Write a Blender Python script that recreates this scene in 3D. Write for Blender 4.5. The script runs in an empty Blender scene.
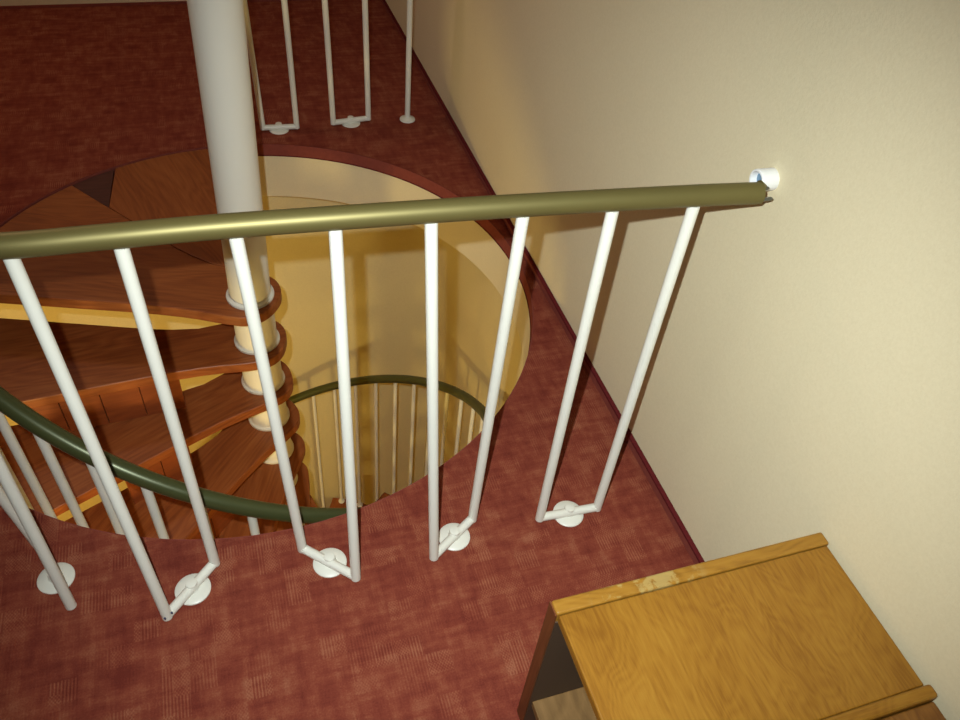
import bpy, bmesh, math, random
from mathutils import Vector, Matrix
random.seed(4)
PI = math.pi
R = math.radians
scene = bpy.context.scene
COL = scene.collection

# ------------------------------------------------------------------ constants (metres)
CX, CY = 0.012, 2.071          # axis of the spiral stair
R_OPEN = 0.937                 # round opening in the floor
WALL_X = 0.98                  # plane of the right-hand wall
FAR_Y = 4.49
RISE = 0.199
STEP = 21.75
SLAB = 0.25
LOW_Z = -RISE * 15
Z_RAIL = 0.955

# ------------------------------------------------------------------ node helpers
def new_mat(name):
    m = bpy.data.materials.new(name); m.use_nodes = True
    nt = m.node_tree; b = nt.nodes['Principled BSDF']
    return m, nt, b
def N(nt, t, **kw):
    n = nt.nodes.new(t)
    for k, v in kw.items():
        if k in n.inputs: n.inputs[k].default_value = v
        else: setattr(n, k, v)
    return n
def ramp(nt, stops, interp='LINEAR'):
    n = nt.nodes.new('ShaderNodeValToRGB'); n.color_ramp.interpolation = interp
    e = n.color_ramp.elements
    while len(e) > 1: e.remove(e[-1])
    e[0].position = stops[0][0]; e[0].color = (*stops[0][1], 1)
    for p, c in stops[1:]:
        x = e.new(p); x.color = (*c, 1)
    return n
def math_n(nt, op, a, b=None):
    n = nt.nodes.new('ShaderNodeMath'); n.operation = op
    for i, v in enumerate((a, b)):
        if v is None: continue
        if isinstance(v, (int, float)): n.inputs[i].default_value = v
        else: nt.links.new(v, n.inputs[i])
    return n.outputs[0]
def mixc(nt, fac, a, b, mode='MIX'):
    n = nt.nodes.new('ShaderNodeMix'); n.data_type = 'RGBA'; n.blend_type = mode
    for i, v in ((0, fac), (6, a), (7, b)):
        if isinstance(v, (int, float)): n.inputs[i].default_value = v
        elif isinstance(v, tuple): n.inputs[i].default_value = (*v, 1)
        else: nt.links.new(v, n.inputs[i])
    return n.outputs[2]
def bump(nt, b, h, strength=.3, dist=.002):
    n = nt.nodes.new('ShaderNodeBump'); n.inputs['Strength'].default_value = strength
    n.inputs['Distance'].default_value = dist
    nt.links.new(h, n.inputs['Height']); nt.links.new(n.outputs[0], b.inputs['Normal'])

def mat_plain(name, col, rough=.5, metal=0., spec=.5, coat=0., var=.04, scale=12):
    m, nt, b = new_mat(name)
    tc = N(nt, 'ShaderNodeTexCoord'); nz = N(nt, 'ShaderNodeTexNoise', Scale=scale, Detail=3.)
    nt.links.new(tc.outputs['Object'], nz.inputs['Vector'])
    c2 = tuple(max(0, x * (1 - 2 * var)) for x in col)
    c = mixc(nt, nz.outputs['Fac'], col, c2)
    nt.links.new(c, b.inputs['Base Color'])
    b.inputs['Roughness'].default_value = rough; b.inputs['Metallic'].default_value = metal
    b.inputs['Specular IOR Level'].default_value = spec; b.inputs['Coat Weight'].default_value = coat
    return m

def mat_plaster(name, col, col2):
    m, nt, b = new_mat(name)
    g = N(nt, 'ShaderNodeNewGeometry')
    n1 = N(nt, 'ShaderNodeTexNoise', Scale=170., Detail=4., Roughness=.6)
    n2 = N(nt, 'ShaderNodeTexNoise', Scale=2.2, Detail=3.)
    for n in (n1, n2): nt.links.new(g.outputs['Position'], n.inputs['Vector'])
    r = ramp(nt, [(.35, (0, 0, 0)), (.7, (1, 1, 1))]); nt.links.new(n1.outputs['Fac'], r.inputs[0])
    f = math_n(nt, 'ADD', math_n(nt, 'MULTIPLY', r.outputs[0], .5), math_n(nt, 'MULTIPLY', n2.outputs['Fac'], .5))
    c = mixc(nt, f, col, col2); nt.links.new(c, b.inputs['Base Color'])
    b.inputs['Roughness'].default_value = .9; b.inputs['Specular IOR Level'].default_value = .15
    bump(nt, b, n1.outputs['Fac'], .35, .0015)
    return m

def mat_carpet(name, tint=1.0):
    m, nt, b = new_mat(name)
    g = N(nt, 'ShaderNodeNewGeometry')
    pos = g.outputs['Position']
    def cellnoise(sx, sy, off):
        mp = N(nt, 'ShaderNodeMapping'); mp.inputs['Scale'].default_value = (1 / sx, 1 / sy, 0.)
        mp.inputs['Location'].default_value = (off, off * 1.7, 0)
        nt.links.new(pos, mp.inputs['Vector'])
        fl = N(nt, 'ShaderNodeVectorMath', operation='FLOOR'); nt.links.new(mp.outputs[0], fl.inputs[0])
        wn = N(nt, 'ShaderNodeTexWhiteNoise', noise_dimensions='3D'); nt.links.new(fl.outputs[0], wn.inputs['Vector'])
        return wn
    a = cellnoise(.055, .048, 3.3); c = cellnoise(.031, .034, 11.7); d = cellnoise(.105, .085, 7.1)
    # fine woven lines: across in some squares, along in others
    sx = N(nt, 'ShaderNodeSeparateXYZ'); nt.links.new(pos, sx.inputs[0])
    lx = math_n(nt, 'SINE', math_n(nt, 'MULTIPLY', sx.outputs[0], 2 * PI / .0068))
    ly = math_n(nt, 'SINE', math_n(nt, 'MULTIPLY', sx.outputs[1], 2 * PI / .0090))
    pick = math_n(nt, 'GREATER_THAN', c.outputs['Value'], .5)
    mx = N(nt, 'ShaderNodeMix'); mx.data_type = 'FLOAT'
    nt.links.new(pick, mx.inputs[0]); nt.links.new(lx, mx.inputs[2]); nt.links.new(math_n(nt, 'MULTIPLY', math_n(nt, 'MULTIPLY', lx, ly), 1.0), mx.inputs[3])
    has = math_n(nt, 'MAXIMUM', math_n(nt, 'SUBTRACT', a.outputs['Value'], .45), .05)
    lines = math_n(nt, 'MULTIPLY', math_n(nt, 'MULTIPLY', mx.outputs[0], has), .42)
    n1 = N(nt, 'ShaderNodeTexNoise', Scale=260., Detail=3., Roughness=.7)
    mp2 = N(nt, 'ShaderNodeMapping'); mp2.inputs['Scale'].default_value = (34, 11, 1)
    nt.links.new(pos, mp2.inputs['Vector'])
    n2 = N(nt, 'ShaderNodeTexNoise', Scale=1., Detail=4., Roughness=.6)
    mp3 = N(nt, 'ShaderNodeMapping'); mp3.inputs['Scale'].default_value = (10, 42, 1)
    nt.links.new(pos, mp3.inputs['Vector'])
    n3 = N(nt, 'ShaderNodeTexNoise', Scale=1., Detail=4., Roughness=.6)
    nt.links.new(pos, n1.inputs['Vector']); nt.links.new(mp2.outputs[0], n2.inputs['Vector']); nt.links.new(mp3.outputs[0], n3.inputs['Vector'])
    s = math_n(nt, 'ADD', math_n(nt, 'MULTIPLY', math_n(nt, 'SUBTRACT', a.outputs['Value'], .5), .20),
               math_n(nt, 'MULTIPLY', math_n(nt, 'SUBTRACT', d.outputs['Value'], .5), .14))
    s = math_n(nt, 'ADD', s, math_n(nt, 'MULTIPLY', math_n(nt, 'SUBTRACT', c.outputs['Value'], .5), .12))
    s = math_n(nt, 'ADD', s, math_n(nt, 'MULTIPLY', math_n(nt, 'SUBTRACT', n2.outputs['Fac'], .5), 1.0))
    s = math_n(nt, 'ADD', s, math_n(nt, 'MULTIPLY', math_n(nt, 'SUBTRACT', n3.outputs['Fac'], .5), 1.0))
    s = math_n(nt, 'ADD', s, math_n(nt, 'MULTIPLY', math_n(nt, 'SUBTRACT', n1.outputs['Fac'], .5), .8))
    s = math_n(nt, 'ADD', math_n(nt, 'ADD', s, lines), .5)
    t = tint
    r = ramp(nt, [(.1, (.155 * t, .030 * t, .021 * t)), (.42, (.215 * t, .048 * t, .030 * t)), (.6, (.25 * t, .064 * t, .037 * t)), (.95, (.33 * t, .118 * t, .068 * t))])
    nt.links.new(s, r.inputs[0]); nt.links.new(r.outputs[0], b.inputs['Base Color'])
    b.inputs['Roughness'].default_value = 1.; b.inputs['Specular IOR Level'].default_value = .05
    bump(nt, b, math_n(nt, 'ADD', n1.outputs['Fac'], math_n(nt, 'MULTIPLY', lines, 1.2)), .6, .002)
    return m

def mat_wood(name, dark, mid, light, rough=.4, grain=(3., 46., 46.), spec=.4, wear=None, rings=2.2, ringw=.34, bigs=(.35, .14)):
    """grain runs along local X of the object"""
    m, nt, b = new_mat(name)
    tc = N(nt, 'ShaderNodeTexCoord'); oi = N(nt, 'ShaderNodeObjectInfo')
    add = N(nt, 'ShaderNodeVectorMath', operation='ADD')
    sc = N(nt, 'ShaderNodeVectorMath', operation='SCALE'); sc.inputs['Scale'].default_value = 9.
    cv = N(nt, 'ShaderNodeCombineXYZ'); nt.links.new(oi.outputs['Random'], cv.inputs[0]); nt.links.new(oi.outputs['Random'], cv.inputs[1])
    nt.links.new(cv.outputs[0], sc.inputs[0]); nt.links.new(tc.outputs['Object'], add.inputs[0]); nt.links.new(sc.outputs[0], add.inputs[1])
    mp = N(nt, 'ShaderNodeMapping'); mp.inputs['Scale'].default_value = grain
    nt.links.new(add.outputs[0], mp.inputs['Vector'])
    fib = N(nt, 'ShaderNodeTexNoise', Scale=1.6, Detail=6., Roughness=.65, Distortion=.25)
    nt.links.new(mp.outputs[0], fib.inputs['Vector'])
    mp2 = N(nt, 'ShaderNodeMapping'); mp2.inputs['Scale'].default_value = (grain[0] * bigs[0], grain[1] * bigs[1], grain[2] * bigs[1])
    nt.links.new(add.outputs[0], mp2.inputs['Vector'])
    big = N(nt, 'ShaderNodeTexNoise', Scale=1.0, Detail=2., Distortion=.4); nt.links.new(mp2.outputs[0], big.inputs['Vector'])
    ring = math_n(nt, 'FRACT', math_n(nt, 'MULTIPLY', big.outputs['Fac'], 7. * rings))
    ring = math_n(nt, 'ABSOLUTE', math_n(nt, 'SUBTRACT', ring, .5))
    f = math_n(nt, 'ADD', math_n(nt, 'MULTIPLY', fib.outputs['Fac'], .75), math_n(nt, 'MULTIPLY', ring, ringw))
    f = math_n(nt, 'ADD', f, math_n(nt, 'MULTIPLY', math_n(nt, 'SUBTRACT', big.outputs['Fac'], .5), .5))
    r = ramp(nt, [(.25, dark), (.47, mid), (.72, light)]); nt.links.new(f, r.inputs[0])
    c = r.outputs[0]
    if wear:
        mpw = N(nt, 'ShaderNodeMapping'); mpw.inputs['Scale'].default_value = (1., 1., 1.)
        nt.links.new(tc.outputs['Object'], mpw.inputs['Vector'])
        wn = N(nt, 'ShaderNodeTexNoise', Scale=wear[1], Detail=5., Roughness=.7); nt.links.new(mpw.outputs[0], wn.inputs['Vector'])
        wr = ramp(nt, [(wear[2], (0, 0, 0)), (wear[2] + .06, (1, 1, 1))]); nt.links.new(wn.outputs['Fac'], wr.inputs[0])
        sxw = N(nt, 'ShaderNodeSeparateXYZ'); nt.links.new(tc.outputs['Object'], sxw.inputs[0])
        dist = math_n(nt, 'ABSOLUTE', math_n(nt, 'SUBTRACT', sxw.outputs[0], wear[3]))
        msk = math_n(nt, 'SUBTRACT', 1., math_n(nt, 'MINIMUM', math_n(nt, 'MULTIPLY', dist, 1 / wear[4]), 1.))
        near = math_n(nt, 'MULTIPLY', wr.outputs[0], math_n(nt, 'MINIMUM', math_n(nt, 'MULTIPLY', msk, 3.), 1.))
        c = mixc(nt, math_n(nt, 'MULTIPLY', near, .6), c, wear[0])
    nt.links.new(c, b.inputs['Base Color'])
    b.inputs['Roughness'].default_value = rough; b.inputs['Specular IOR Level'].default_value = spec
    bump(nt, b, fib.outputs['Fac'], .12, .001)
    return m

M = {}
M['carpet'] = mat_carpet('red_brown_patch_carpet')
M['carpet_edge'] = mat_plain('flash_lit_carpet_edge', (.27, .070, .054), 1., spec=.05, var=.15, scale=60)  # carpet red lightened: extra flash on the upright rim is put into the colour
M['carpet_seam'] = mat_plain('carpet_edge_seam', (.13, .018, .020), 1., spec=.05, var=.1, scale=60)
M['wall'] = mat_plaster('cream_plaster', (.78, .70, .49), (.71, .625, .42))
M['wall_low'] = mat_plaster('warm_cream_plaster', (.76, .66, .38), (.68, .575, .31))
M['white'] = mat_plain('white_lacquered_steel', (.80, .80, .73), .38, spec=.5, var=.02)
M['white_pvc'] = mat_plain('white_plastic', (.86, .87, .88), .45, spec=.4, var=.01)
M['socket_in'] = mat_plain('blue_grey_socket_lining', (.16, .27, .40), .5, var=.1)
M['column'] = mat_plain('off_white_column_paint', (.80, .78, .69), .5, spec=.4, var=.02, scale=4)
M['collar'] = mat_plain('cream_collar_plastic', (.80, .76, .64), .5, spec=.35, var=.02)
M['rail'] = mat_plain('olive_bronze_handrail', (.175, .148, .050), .46, metal=.5, spec=.45, var=.05)
M['rail_low'] = mat_plain('dark_green_handrail', (.070, .082, .030), .33, metal=.3, spec=.5, var=.05)
M['steel'] = mat_plain('dull_steel', (.16, .17, .16), .35, metal=.8)
M['screw'] = mat_plain('dark_screw', (.05, .06, .14), .4, metal=.4)
M['tread'] = mat_wood('reddish_brown_tread_wood', (.19, .045, .012), (.275, .074, .019), (.345, .108, .030), rough=.42, spec=.35)
M['tread_dark'] = mat_wood('dark_violet_brown_grain', (.045, .012, .012), (.070, .018, .016), (.09, .026, .02), rough=.5)
M['riser'] = mat_wood('orange_red_riser_wood', (.17, .036, .010), (.22, .050, .013), (.26, .068, .018), rough=.45)
M['oak'] = mat_wood('golden_oak_veneer', (.21, .084, .007), (.29, .130, .013), (.345, .172, .021), rough=.42, grain=(9., 120., 120.), spec=.35, rings=2.4, ringw=.22, bigs=(.55, .075))
M['oak_worn'] = mat_wood('worn_oak_edge', (.21, .090, .008), (.31, .145, .016), (.36, .180, .024), rough=.45, grain=(7., 60., 60.), wear=((.44, .33, .12), 18., .50, -.10, .12))
M['oak_red'] = mat_wood('reddish_oak_panel', (.14, .048, .008), (.21, .082, .014), (.27, .12, .022), rough=.45, grain=(7., 60., 60.))
M['oak_dull'] = mat_wood('dull_brown_board', (.13, .065, .018), (.19, .10, .030), (.25, .135, .045), rough=.6, grain=(9., 40., 40.))
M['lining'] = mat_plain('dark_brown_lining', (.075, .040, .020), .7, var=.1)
M['edge_band'] = mat_wood('red_brown_edge_band', (.10, .030, .008), (.15, .045, .012), (.19, .06, .018), rough=.5)
M['gap'] = mat_plain('dark_gap', (.03, .015, .008), .9)

# ------------------------------------------------------------------ mesh helpers
def new_obj(name, bm, mat, parent=None, smooth=False, bevel=0., loc=None, autosmooth=None):
    bmesh.ops.recalc_face_normals(bm, faces=bm.faces)
    me = bpy.data.meshes.new(name); bm.to_mesh(me); bm.free()
    for mt in (mat if isinstance(mat, (list, tuple)) else [mat]): me.materials.append(mt)
    if smooth:
        for p in me.polygons: p.use_smooth = True
        if autosmooth:
            me.set_sharp_from_angle(angle=R(autosmooth))
    o = bpy.data.objects.new(name, me); COL.objects.link(o)
    if parent: o.parent = parent
    if loc: o.location = loc
    if bevel:
        b = o.modifiers.new('bevel', 'BEVEL'); b.width = bevel; b.segments = 3; b.limit_method = 'ANGLE'; b.angle_limit = R(40)
    return o
def empty(name, loc=(0, 0, 0)):
    o = bpy.data.objects.new(name, None); o.location = loc; o.empty_display_size = .1; COL.objects.link(o); return o
def tag(o, label=None, cat=None, group=None, kind=None):
    for k, v in (('label', label), ('category', cat), ('group', group), ('kind', kind)):
        if v: o[k] = v
    return o
def tube(bm, pts, r, seg=16, cap=True, closed=False, radii=None):
    pts = [Vector(p) for p in pts]; n = len(pts); rings = []
    up = None
    for i, p in enumerate(pts):
        a = pts[max(i - 1, 0)]; c = pts[min(i + 1, n - 1)]
        d1 = (p - a).normalized() if i > 0 else (c - p).normalized()
        d2 = (c - p).normalized() if i < n - 1 else d1
        t = (d1 + d2).normalized()
        if up is None:
            up = Vector((0, 0, 1)) if abs(t.z) < .9 else Vector((1, 0, 0))
        s = t.cross(up).normalized(); u = s.cross(t).normalized(); up = u
        k = 1 / max(.4, t.dot(d2)); rr = radii[i] if radii else r
        # stretch across the bend so that the tube keeps its width at a mitre
        bend = (d2 - d1)
        bend = bend.normalized() if bend.length > 1e-5 else None
        ring = []
        for j in range(seg):
            an = 2 * PI * j / seg; off = s * math.cos(an) * rr + u * math.sin(an) * rr
            if bend is not None:
                off = off + bend * off.dot(bend) * (k - 1)
            ring.append(bm.verts.new(p + off))
        rings.append(ring)
    for a, c in zip(rings, rings[1:]):
        for j in range(seg):
            bm.faces.new((a[j], a[(j + 1) % seg], c[(j + 1) % seg], c[j]))
    if cap:
        bm.faces.new(rings[0][::-1]); bm.faces.new(rings[-1])
def lathe(bm, prof, center=(0, 0), seg=48, axis_off=None):
    """prof: list of (r, z); axis vertical; closed where r = 0"""
    rings = []
    for r, z in prof:
        cx, cy = center
        if axis_off: cx += axis_off * z
        if r < 1e-6: rings.append([bm.verts.new((cx, cy, z))]); continue
        rings.append([bm.verts.new((cx + r * math.cos(2 * PI * j / seg), cy + r * math.sin(2 * PI * j / seg), z)) for j in range(seg)])
    for a, c in zip(rings, rings[1:]):
        for j in range(seg):
            k = (j + 1) % seg
            if len(a) == 1 and len(c) == 1: continue
            if len(a) == 1: bm.faces.new((a[0], c[j], c[k]))
            elif len(c) == 1: bm.faces.new((a[j], c[0], a[k]))
            else: bm.faces.new((a[j], a[k], c[k], c[j]))
def box(bm, x0, x1, y0, y1, z0, z1):
    v = [bm.verts.new((x, y, z)) for x in (x0, x1) for y in (y0, y1) for z in (z0, z1)]
    for f in ((0, 1, 3, 2), (4, 6, 7, 5), (0, 4, 5, 1), (2, 3, 7, 6), (0, 2, 6, 4), (1, 5, 7, 3)):
        bm.faces.new([v[i] for i in f])
def prism(bm, outline, z0, z1):
    lo = [bm.verts.new((x, y, z0)) for x, y in outline]; hi = [bm.verts.new((x, y, z1)) for x, y in outline]
    n = len(outline)
    bm.faces.new(lo[::-1]); bm.faces.new(hi)
    for i in range(n):
        j = (i + 1) % n; bm.faces.new((lo[i], lo[j], hi[j], hi[i]))
def solid_obj(name, x0, x1, y0, y1, z0, z1, mat, parent=None, bevel=0., grain='x'):
    """a board with its origin at its centre; grain along the given axis (local X)"""
    c = Vector(((x0 + x1) / 2, (y0 + y1) / 2, (z0 + z1) / 2))
    bm = bmesh.new(); hx, hy, hz = (x1 - x0) / 2, (y1 - y0) / 2, (z1 - z0) / 2
    if grain == 'y':
        box(bm, -hy, hy, -hx, hx, -hz, hz)
    elif grain == 'z':
        box(bm, -hz, hz, -hy, hy, -hx, hx)
    else:
        box(bm, -hx, hx, -hy, hy, -hz, hz)
    o = new_obj(name, bm, mat, parent, bevel=bevel)
    pl = parent.location if parent else Vector((0, 0, 0))
    o.location = c - pl
    if grain == 'y': o.rotation_euler = (0, 0, PI / 2)
    if grain == 'z': o.rotation_euler = (0, PI / 2, 0)
    return o

# ------------------------------------------------------------------ the setting
X0, X1, Y0, Y1 = -3.0, WALL_X, -2.4, FAR_Y
def plate_with_hole(bm, x0, x1, y0, y1, z, r, n=128):
    corners = [math.atan2(y - CY, x - CX) % (2 * PI) for x in (x0, x1) for y in (y0, y1)]
    angs = sorted([2 * PI * i / n for i in range(n)] + corners)
    inn, out = [], []
    for a in angs:
        dx, dy = math.cos(a), math.sin(a)
        ts = []
        if dx > 1e-9: ts.append((x1 - CX) / dx)
        if dx < -1e-9: ts.append((x0 - CX) / dx)
        if dy > 1e-9: ts.append((y1 - CY) / dy)
        if dy < -1e-9: ts.append((y0 - CY) / dy)
        t = min(ts)
        inn.append(bm.verts.new((CX + r * dx, CY + r * dy, z))); out.append(bm.verts.new((CX + t * dx, CY + t * dy, z)))
    m = len(angs)
    for i in range(m):
        j = (i + 1) % m; bm.faces.new((inn[i], out[i], out[j], inn[j]))
    return inn, out
bm = bmesh.new(); plate_with_hole(bm, X0, X1, Y0, Y1, 0., R_OPEN)
inn2, out2 = plate_with_hole(bm, X0, X1, Y0, Y1, -.045, R_OPEN)
tag(new_obj('floor', bm, M['carpet']), kind='structure')
# carpet turned down over the rim of the opening
def ring_strip(bm, r0, r1, z0, z1, n=128):
    V = [[bm.verts.new((CX + r * math.cos(2 * PI * i / n), CY + r * math.sin(2 * PI * i / n), z)) for i in range(n)] for r, z in ((r0, z0), (r0, z1), (r1, z1), (r1, z0))]
    for a in range(4):
        A, B = V[a], V[(a + 1) % 4]
        for i in range(n):
            j = (i + 1) % n; bm.faces.new((A[i], A[j], B[j], B[i]))
bm = bmesh.new(); ring_strip(bm, R_OPEN - .003, R_OPEN - .0002, -.05, -.0008)
tag(new_obj('trim_1', bm, M['carpet_edge'], smooth=True, autosmooth=40), kind='structure')
bm = bmesh.new(); ring_strip(bm, R_OPEN - .005, R_OPEN + .002, -.054, -.050)
tag(new_obj('trim_2', bm, M['carpet_seam'], smooth=True, autosmooth=40), kind='structure')
bm = bmesh.new(); ring_strip(bm, R_OPEN - .002, R_OPEN + .03, -SLAB, -.054)
tag(new_obj('wall_stairwell', bm, M['wall'], smooth=True, autosmooth=40), kind='structure')
bm = bmesh.new(); plate_with_hole(bm, X0, X1, Y0, Y1, -SLAB, R_OPEN)
tag(new_obj('ceiling_lower', bm, M['wall']), kind='structure')
def wall(name, x0, x1, y0, y1, z0, z1, mat):
    bm = bmesh.new(); box(bm, x0, x1, y0, y1, z0, z1); return tag(new_obj(name, bm, mat), kind='structure')
wall('wall_right', WALL_X, WALL_X + .15, Y0, Y1 + .15, -.04, 2.5, M['wall'])
wall('wall_far', X0, WALL_X, Y1, Y1 + .15, -.04, 2.5, M['wall'])
wall('wall_left', X0 - .15, X0, Y0, Y1 + .15, -.04, 2.5, M['wall'])
wall('wall_near', X0 - .15, WALL_X + .15, Y0 - .15, Y0, -.04, 2.5, M['wall'])
wall('ceiling', X0 - .15, WALL_X + .15, Y0 - .15, Y1 + .15, 2.5, 2.6, M['wall'])
LY = 3.15
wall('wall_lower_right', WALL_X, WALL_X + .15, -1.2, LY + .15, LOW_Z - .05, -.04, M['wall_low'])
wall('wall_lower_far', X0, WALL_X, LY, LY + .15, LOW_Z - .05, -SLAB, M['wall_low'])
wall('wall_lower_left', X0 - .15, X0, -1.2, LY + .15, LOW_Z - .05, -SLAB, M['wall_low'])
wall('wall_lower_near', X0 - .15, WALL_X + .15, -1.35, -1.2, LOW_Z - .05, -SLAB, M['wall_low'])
wall('floor_lower', X0, WALL_X, -1.2, LY, LOW_Z - .05, LOW_Z, M['carpet'])
# carpet skirting with a dark bound top edge
def skirt(name, x0, x1, y0, y1, along):
    bm = bmesh.new(); box(bm, x0, x1, y0, y1, 0., .030 if along == 'y' else .012)
    o = new_obj(name, bm, [M['carpet_edge'], M['carpet_seam']])
    if along == 'y':
        bm = bmesh.new(); bm.from_mesh(o.data)
        n0 = len(bm.faces); box(bm, x0 - .002, x1, y0, y1, .026, .033)
        bm.faces.ensure_lookup_table()
        for f in bm.faces[n0:]: f.material_index = 1
        bm.to_mesh(o.data); bm.free()
    return tag(o, kind='structure')
skirt('baseboard_right', WALL_X - .010, WALL_X, Y0, Y1, 'y')
skirt('baseboard_far', X0, WALL_X - .010, Y1 - .010, Y1, 'x')
skirt('baseboard_left', X0, X0 + .010, Y0, Y1 - .010, 'y')

# ------------------------------------------------------------------ spiral staircase
st = empty('spiral_staircase', (CX, CY, LOW_Z))
tag(st, 'wooden spiral staircase winding down round a white column through the round floor opening', 'staircase')
SO = Vector((-CX, -CY, -LOW_Z))          # local = world + SO
def st_obj(name, bm, mat, parent=st, **k):
    o = new_obj(name, bm, mat, parent, **k)
    return o
# column, in local coordinates
LEAN = .026
COX, COY = .004, -.018     # the column stands a little forward of the centre of the treads
bm = bmesh.new()
lathe(bm, [(0, 0), (.066, 0), (.066, -LOW_Z - .003), (0, -LOW_Z - .003)])
st_obj('column_base_tube', bm, M['column'], smooth=True, autosmooth=40, loc=(COX, COY, 0))
bm = bmesh.new()
z0 = -LOW_Z
H1 = .965 # height of the joint in the upper tube
prof = []
def up(r, z): prof.append((r, z))
for (r, z) in [(0, 0), (.0655, 0), (.0655, H1 - .0025), (.0640, H1 - .001), (.0640, H1 + .001), (.0655, H1 + .0025), (.0655, 2.49), (0, 2.49)]: up(r, z)
lathe(bm, prof, axis_off=LEAN)
for v in bm.verts: v.co.z += z0
st_obj('column', bm, M['column'], smooth=True, autosmooth=40, loc=(COX, COY, 0))

def tread_outline(front_dir, back_dir, r_out, off=.097, rring=.127, nring=20, back_off=0., gap=None):
    """outline in local xy about the column; angles in degrees; front edge is parallel to front_dir at distance off"""
    a = R(front_dir); d = Vector((math.cos(a), math.sin(a))); n = Vector((-d.y, d.x))
    pts = []
    # front edge from the outside towards the column
    s_out = math.sqrt(r_out ** 2 - off ** 2)
    for s, o in [(s_out, off), (.7, off), (.5, off), (.36, off), (.27, off + .002), (.20, off + .006), (.14, off + .012), (.09, off + .020), (.05, off + .026), (.0, rring)]:
        pts.append(d * s + n * o)
    # round the column
    b = R(back_dir)
    a0 = a + PI / 2; a1 = b - R(60) + 2 * PI
    for i in range(1, nring + 1):
        t = a0 + (a1 - a0) * i / nring
        w_ = min(1, (t - a0) / R(75)); w_ = w_ * w_ * (3 - 2 * w_)
        pts.append(Vector((math.cos(t), math.sin(t))) * (rring - .024 * w_))
    # back edge, outwards
    bd = Vector((math.cos(b), math.sin(b))); bn = Vector((-bd.y, bd.x))
    for s, o in [(.13, -.052), (.20, -.020), (.28, -.006), (.36, back_off), (.6, back_off), (math.sqrt(r_out ** 2 - back_off ** 2), back_off)]:
        pts.append(bd * s + bn * o)
    e0 = math.atan2(pts[-1].y, pts[-1].x) % (2 * PI); e1 = math.atan2(pts[0].y, pts[0].x) % (2 * PI)
    if e1 < e0: e1 += 2 * PI
    for i in range(1, 10):
        t = e0 + (e1 - e0) * i / 10
        pts.append(Vector((math.cos(t), math.sin(t))) * r_out)
    return pts
TH = .040
A1 = 162.0
# generic tread in its own frame: front direction = 0 deg
def tread_mesh(front, back, r_out, name):
    pts = tread_outline(front, back, r_out)
    bm = bmesh.new(); prism(bm, [(p.x, p.y) for p in pts], -TH, 0)
    bmesh.ops.recalc_face_normals(bm, faces=bm.faces)
    me = bpy.data.meshes.new(name); bm.to_mesh(me); bm.free(); me.materials.append(M['tread']); return me
def add_bevel(o, w=.005):
    b = o.modifiers.new('bevel', 'BEVEL'); b.width = w; b.segments = 3; b.limit_method = 'ANGLE'; b.angle_limit = R(50)
treads = {}
me_t = tread_mesh(0, -STEP - .5, .885, 'tread')
def k_az(k): return A1 + STEP * (k - 1)
def tz(k): return -RISE * (k - 1) - .003
for k in range(2, 16):
    o = bpy.data.objects.new('tread', me_t); COL.objects.link(o); o.parent = st
    o.location = (0, 0, tz(k) - LOW_Z); o.rotation_euler = (0, 0, R(k_az(k))); add_bevel(o); treads[k] = o
# top platform: two boards flush with the carpet
me_p = tread_mesh(0, -35, .928, 'platform')
o = bpy.data.objects.new('platform_board', me_p); COL.objects.link(o); o.parent = st
o.location = (0, 0, tz(1) - LOW_Z); o.rotation_euler = (0, 0, R(A1)); add_bevel(o); treads[1] = o
def pol(r, a): return (r * math.cos(R(a)), r * math.sin(R(a)))
bm = bmesh.new()
b_ = R(127); outl = [(s_ * math.cos(b_) - o_ * math.sin(b_), s_ * math.sin(b_) + o_ * math.cos(b_)) for s_, o_ in ((.13, -.0535), (.20, -.0215), (.28, -.0075), (.36, -.0015))]
outl += [pol(.52, 126.9), pol(.715, 126.9), pol(.928, 116.2)] + [pol(.928, 116.2 - 2.9 * i) for i in range(1, 9)] + [pol(.14, 92)]
# rotate into a frame whose X is the board's grain
g = R(105); outl = [(x * math.cos(-g) - y * math.sin(-g), x * math.sin(-g) + y * math.cos(-g)) for x, y in outl]
prism(bm, outl, -TH, 0)
o = st_obj('platform_board', bm, M['tread']); o.location = (0, 0, tz(1) - LOW_Z); o.rotation_euler = (0, 0, g); add_bevel(o, .003)
bm = bmesh.new()
outl = [pol(.718, 126.9), pol(.929, 126.9), pol(.929, 124), pol(.929, 121), pol(.929, 116.6)]  # dark triangle filling the notch at the platform rim
prism(bm, outl, -TH, -.004)
o = st_obj('dark_triangle', bm, M['tread_dark']); o.location = (0, 0, tz(1) - LOW_Z); o['label'] = 'dark triangle at the platform rim'
# riser strips hung under the nosings, with saw slits
def riser(k, s0, s1, slits):
    bm = bmesh.new(); h = RISE - TH + .001; o_ = .076; t = .016
    edges = [s0] + slits + [s1]
    for a, b in zip(edges, edges[1:]):
        a2 = a + (.0015 if a != s0 else 0); b2 = b - (.0015 if b != s1 else 0)
        box(bm, a2, b2, o_ - t, o_, -TH - h, -TH)
    box(bm, s0, s1, o_ - t - .003, o_ - t, -TH - h, -TH)
    r = new_obj('riser_strip', bm, M['riser'], treads[k]); r['label'] = 'orange-red slitted riser strip'
riser(2, .27, .75, [.395, .515, .635])
riser(3, .34, .56, [.44])
for k in range(4, 15): riser(k, .34, .56, [.44])
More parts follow.
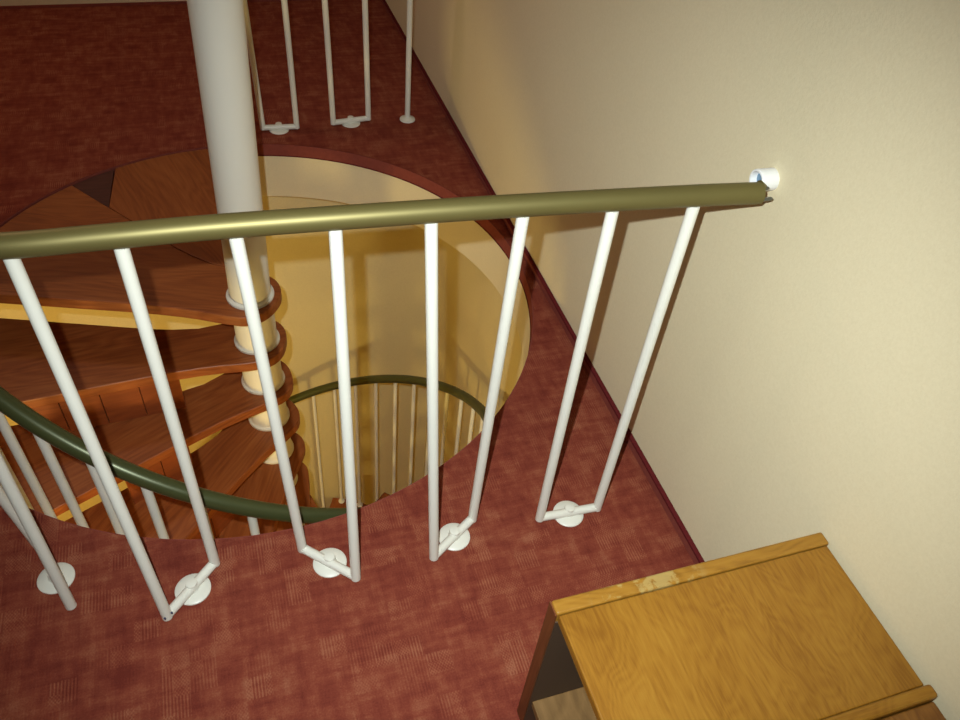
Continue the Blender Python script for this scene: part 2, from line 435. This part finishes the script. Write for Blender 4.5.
# collars between the treads
bm = bmesh.new()
hh = RISE - TH
lathe(bm, [(.0662, 0), (.0755, 0), (.0765, .003), (.0755, .009), (.0700, .013), (.0680, .02), (.0675, hh - .002), (.0662, hh - .002)])
bmesh.ops.recalc_face_normals(bm, faces=bm.faces)
me_c = bpy.data.meshes.new('collar'); bm.to_mesh(me_c); bm.free(); me_c.materials.append(M['collar'])
for p in me_c.polygons: p.use_smooth = True
me_c.set_sharp_from_angle(angle=R(40))
for k in range(2, 16):
    o = bpy.data.objects.new('collar', me_c); COL.objects.link(o); o.parent = st; o.location = (COX, COY, tz(k) - LOW_Z)
bm = bmesh.new()
lathe(bm, [(.0662, 0), (.0755, 0), (.0765, .003), (.0755, .009), (.0700, .013), (.0662, .016)])
st_obj('collar', bm, M['column'], smooth=True, autosmooth=40, loc=(COX, COY, tz(1) - LOW_Z))
# outer handrail (helix) and its balusters
RH = .865; KH = -.0085
def rail_z(az): return -.03 + KH * (az - 270)
pts = []
for i in range(0, 151):
    az = 176 + (486 - 176) * i / 150
    pts.append((RH * math.cos(R(az)), RH * math.sin(R(az)), rail_z(az) - LOW_Z))
bm = bmesh.new(); tube(bm, pts, .0215, seg=20)
o = st_obj('handrail', bm, M['rail_low'], smooth=True, autosmooth=40); o['label'] = 'dark green curved handrail'
foot_bm = bmesh.new(); lathe(foot_bm, [(0, 0), (.019, 0), (.0185, .006), (.0135, .010), (.0125, .022), (0, .022)], seg=20)
bmesh.ops.recalc_face_normals(foot_bm, faces=foot_bm.faces)
me_f = bpy.data.meshes.new('foot'); foot_bm.to_mesh(me_f); foot_bm.free(); me_f.materials.append(M['white'])
i = -6
while True:
    az = 249.25 + 7.66 * i; i += 1
    if az > 480: break
    k = math.ceil((az - A1 - math.degrees(math.asin(.097 / .865))) / STEP) + 1
    zt = tz(k); top = rail_z(az)
    x, y = RH * math.cos(R(az)), RH * math.sin(R(az))
    bm = bmesh.new(); tube(bm, [(0, 0, 0), (0, 0, top - zt)], .0095 if az > 330 else .0115, seg=14)
    b_ = st_obj('baluster', bm, M['white'], smooth=True, autosmooth=40, loc=(x, y, zt - LOW_Z))
    f_ = bpy.data.objects.new('foot', me_f); COL.objects.link(f_); f_.parent = b_

# ------------------------------------------------------------------ guard railings on the upper floor
RR = .0115
def baluster_frame(root, feet, tops, flange, slant=0.):
    """two rods joined at the floor by a crossbar on a round floor flange"""
    L = root.location
    zb = .0165; k_ = 1.008
    f0 = Vector((feet[0][0] * k_, feet[0][1] * k_, zb)); f1 = Vector((feet[1][0] * k_, feet[1][1] * k_, zb))
    bm = bmesh.new(); d = (f1 - f0).normalized()
    tube(bm, [f0 - d * .004 - L, f1 + d * .004 - L], RR * .98, seg=16)
    bar = new_obj('baluster_frame', bm, M['white'], root, smooth=True, autosmooth=50)
    for f, t in zip((f0, f1), tops):
        T = Vector(t); u = (T - f).normalized()
        bm = bmesh.new(); tube(bm, [f - u * .006 - L, T - L], RR, seg=18)
        rd = new_obj('rod', bm, M['white'], bar, smooth=True, autosmooth=50)
    fl = Vector((flange[0], flange[1], 0))
    bm = bmesh.new()
    lathe(bm, [(0, .0), (.040, .0), (.040, .003), (.036, .006), (.016, .008), (.0135, .012), (.0135, .0255), (.0125, .030), (.008, .0315), (0, .032)], center=(fl.x - L.x, fl.y - L.y), seg=36)
    for v in bm.verts: v.co.z += -L.z
    new_obj('floor_flange', bm, M['white'], bar, smooth=True, autosmooth=35)
    return bar
def smooth_path(P, n=10):
    out = []
    P = [Vector(p) for p in P]
    for i in range(len(P) - 1):
        p0 = P[max(i - 1, 0)]; p1 = P[i]; p2 = P[i + 1]; p3 = P[min(i + 2, len(P) - 1)]
        for j in range(n):
            t = j / n
            out.append(.5 * ((2 * p1) + (-p0 + p2) * t + (2 * p0 - 5 * p1 + 4 * p2 - p3) * t * t + (-p0 + 3 * p1 - 3 * p2 + p3) * t ** 3))
    out.append(P[-1]); return out
gr = empty('guard_railing', (.25, 1.02, 0))
tag(gr, 'near guard railing with olive handrail ending loose at the wall, on white U-shaped baluster frames', 'railing')
RP = [(-.98, 1.71), (-.90, 1.51), (-.77, 1.32), (-.61, 1.185), (-.47, 1.110), (-.335, 1.081), (-.18, 1.076), (-.013, 1.072), (.266, 1.057), (.437, 1.046), (.619, 1.032), (.81, 1.016), (.922, 1.004)]
path = smooth_path([(x, y, Z_RAIL) for x, y in RP])
bm = bmesh.new(); tube(bm, [p - gr.location for p in path], .0200, seg=28)
hr = new_obj('handrail', bm, M['rail'], gr, smooth=True, autosmooth=40); hr['label'] = 'olive bronze handrail'
# broken end: jagged lip and two pins
bm = bmesh.new()
e = Vector((.922, 1.004, Z_RAIL)) - gr.location
tube(bm, [e + Vector((-.001, .006, .010)), e + Vector((.012, .006, .008))], .010, seg=10, radii=[.012, .005])
new_obj('rail_end_stub', bm, M['rail'], hr, smooth=True, autosmooth=40)
for dy, dz, ln in ((.004, .006, .016), (-.010, -.008, .020)):
    bm = bmesh.new(); tube(bm, [e + Vector((-.002, dy, dz)), e + Vector((ln, dy, dz)), e + Vector((ln + .003, dy, dz))], .0038, seg=12, radii=[.0036, .0036, .0024])
    p = new_obj('end_pin', bm, M['steel'], hr, smooth=True, autosmooth=40); p['label'] = 'dull steel pin'
def rail_y(x):
    for (a, b), (c, d) in zip(RP, RP[1:]):
        if a <= x <= c: return b + (d - b) * (x - a) / (c - a)
    return RP[-1][1]
tops = [-.48, -.321, -.169, .0, .156, .315, .476, .641, .798]
ZT = Z_RAIL - .018
frames = []
def topat(x, dy=-.001): return (x, rail_y(x) + dy, ZT)
frames.append(baluster_frame(gr, [(-.540, 1.205), (-.470, 1.040)], [(-.612, 1.197, ZT), topat(-.48)], (-.511, 1.134)))
frames.append(baluster_frame(gr, [(-.272, .961), (-.163, 1.069)], [topat(-.321), topat(-.169)], (-.218, 1.028)))
frames.append(baluster_frame(gr, [(.037, 1.057), (.145, .950)], [topat(.0), topat(.156)], (.095, 1.018)))
frames.append(baluster_frame(gr, [(.336, .957), (.458, 1.037)], [topat(.315), topat(.476)], (.405, 1.013)))
frames.append(baluster_frame(gr, [(.626, .997), (.783, .990)], [topat(.641), topat(.798)], (.713, 1.006)))
# out of frame to the left the railing goes on round the opening
frames.append(baluster_frame(gr, [(-.80, 1.40), (-.71, 1.27)], [(-.84, 1.425, ZT), (-.735, 1.30, ZT)], (-.755, 1.335)))
# small dark screw heads where the bar meets the near rod
for bar, (x, y, z) in ((frames[1], (-.262, .966, .030)), (frames[1], (-.277, .957, .028))):
    bm = bmesh.new(); tube(bm, [Vector((x, y, z - .006)) - gr.location, Vector((x, y - .001, z)) - gr.location], .0022, seg=10)
    new_obj('screw', bm, M['screw'], bar, smooth=True, autosmooth=40)['label'] = 'dark blue screw head'

fg = empty('guard_railing', (.45, 3.08, 0))
tag(fg, 'far guard railing of white rods standing behind the round opening beyond the column', 'railing')
fy = 3.085
bm = bmesh.new(); tube(bm, [Vector((.07, fy, Z_RAIL)) - fg.location, Vector((.5, fy, Z_RAIL)) - fg.location, Vector((.96, fy, Z_RAIL)) - fg.location], .0215, seg=24)
new_obj('handrail', bm, M['rail'], fg, smooth=True, autosmooth=40)['label'] = 'olive bronze handrail'
baluster_frame(fg, [(.175, 3.072), (.312, 3.062)], [(.150, fy, ZT), (.302, fy, ZT)], (.242, 3.098))
baluster_frame(fg, [(.466, 3.072), (.620, 3.090)], [(.450, fy, ZT), (.606, fy, ZT)], (.547, 3.110))
bm = bmesh.new(); tube(bm, [Vector((.797, 3.108, .002)) - fg.location, Vector((.790, fy, ZT)) - fg.location], RR, seg=18)
b1 = new_obj('baluster', bm, M['white'], fg, smooth=True, autosmooth=40); b1['label'] = 'single white rod on a round foot'
bm = bmesh.new(); lathe(bm, [(0, 0), (.034, 0), (.033, .005), (.020, .010), (.013, .014), (0, .014)], center=(.797 - fg.location.x, 3.108 - fg.location.y), seg=32)
new_obj('foot', bm, M['white'], b1, smooth=True, autosmooth=35)

# ------------------------------------------------------------------ bracket tube left on the wall
br = empty('wall_bracket', (WALL_X, 1.050, .950))
tag(br, 'short white open tube fixed on the cream wall beside the loose handrail end', 'bracket')
bm = bmesh.new()
seg = 32; ln = .036
prof = [(.0165, 0.), (.0215, 0.), (.0220, -ln + .004), (.0215, -ln + .001), (.0205, -ln), (.0175, -ln), (.0165, -ln + .003), (.0165, -.001)]
def lathe_x(bm, prof, seg=32):
    rings = [[bm.verts.new((x, r * math.cos(2 * PI * j / seg), r * math.sin(2 * PI * j / seg))) for j in range(seg)] for r, x in prof]
    for a, c in zip(rings, rings[1:]):
        for j in range(seg):
            k = (j + 1) % seg; bm.faces.new((a[j], a[k], c[k], c[j]))
lathe_x(bm, prof); new_obj('socket_tube', bm, M['white_pvc'], br, smooth=True, autosmooth=40)
bm = bmesh.new()
lathe_x(bm, [(.0001, -.022), (.0163, -.022), (.0163, -.001), (.0001, -.001)]); new_obj('socket_core', bm, M['socket_in'], br)['label'] = 'blue-grey core inside the tube'

# ------------------------------------------------------------------ low oak cabinet against the wall
cb = empty('low_cabinet', (.695, .10, 0))
tag(cb, 'low open-sided oak cabinet with worn top edge against the cream wall, lower right', 'cabinet')
TZ = .478
o = solid_obj('side_panel', .418, .974, .540, .567, .0, TZ, M['oak_worn'], cb, bevel=.004, grain='x'); o['label'] = 'oak end panel with pale worn patches on its top edge'
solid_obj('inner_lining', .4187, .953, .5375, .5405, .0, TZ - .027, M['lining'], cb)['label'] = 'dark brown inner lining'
solid_obj('edge_band', .4155, .4185, .5395, .5672, .0, TZ - .004, M['edge_band'], cb, grain='z')['label'] = 'reddish brown upright edge band'
solid_obj('top_panel', .421, .967, .266, .5385, TZ - .024, TZ - .002, M['oak'], cb, bevel=.003, grain='y')
solid_obj('divider_panel', .421, .974, .242, .2645, .0, TZ + .006, M['oak'], cb, bevel=.006, grain='x')
solid_obj('top_panel', .421, .967, -.33, .2405, TZ - .026, TZ - .006, M['oak_red'], cb, bevel=.003, grain='y')['label'] = 'redder oak top panel'
solid_obj('side_panel', .418, .974, -.357, -.332, .0, TZ, M['oak'], cb, bevel=.004)
solid_obj('back_panel', .955, .967, -.33, .538, .02, TZ - .027, M['oak_red'], cb)
solid_obj('bottom_board', .424, .953, .266, .538, .095, .115, M['oak_dull'], cb, bevel=.002, grain='y')['label'] = 'dull brown bottom board'
solid_obj('bottom_board', .424, .953, -.33, .240, .095, .115, M['oak_dull'], cb, bevel=.002, grain='y')['label'] = 'dull brown bottom board'

# ------------------------------------------------------------------ light
def point(name, loc, energy, col, size=.05):
    l = bpy.data.lights.new(name, 'POINT'); l.energy = energy; l.color = col; l.shadow_soft_size = size
    o = bpy.data.objects.new(name, l); o.location = loc; COL.objects.link(o); return o
flash = bpy.data.lights.new('camera_flash', 'SPOT'); flash.energy = 154; flash.color = (.93, 1., .97); flash.shadow_soft_size = .008
flash.spot_size = R(93); flash.spot_blend = 1.
fo = bpy.data.objects.new('camera_flash', flash); COL.objects.link(fo)
point('room_lamp', (-1.1, 3.3, 2.25), 16, (1., .72, .60), .15)
point('downstairs_lamp', (-1.2, .3, -.8), 95, (1., .74, .24), .12)
w = bpy.data.worlds.new('world'); scene.world = w; w.use_nodes = True
w.node_tree.nodes['Background'].inputs[0].default_value = (1., .75, .5, 1); w.node_tree.nodes['Background'].inputs[1].default_value = .02

# ------------------------------------------------------------------ camera
cam = bpy.data.cameras.new('camera'); cam.sensor_width = 36; cam.lens = 785.1121 / 960 * 36; cam.clip_start = .02
co = bpy.data.objects.new('camera', cam); COL.objects.link(co)
yaw, pitch, roll = -0.3903, 0.7946, 0.1209
Rm = Matrix.Rotation(yaw, 3, 'Z') @ Matrix.Rotation(pitch, 3, 'X') @ Matrix.Rotation(roll, 3, 'Z')
co.matrix_world = Matrix.Translation((0, 0, 1.7)) @ Rm.to_4x4()
scene.camera = co
fo.matrix_world = Matrix.Translation(Vector((0, 0, 1.7)) + Rm @ Vector((-.055, .06, .01))) @ Rm.to_4x4() @ Matrix.Rotation(R(-5), 4, 'X') @ Matrix.Rotation(R(-2.5), 4, 'Y')
scene.view_settings.view_transform = 'Standard'; scene.view_settings.look = 'None'
scene.view_settings.gamma = 1; scene.view_settings.use_curve_mapping = False; scene.view_settings.exposure = 0.
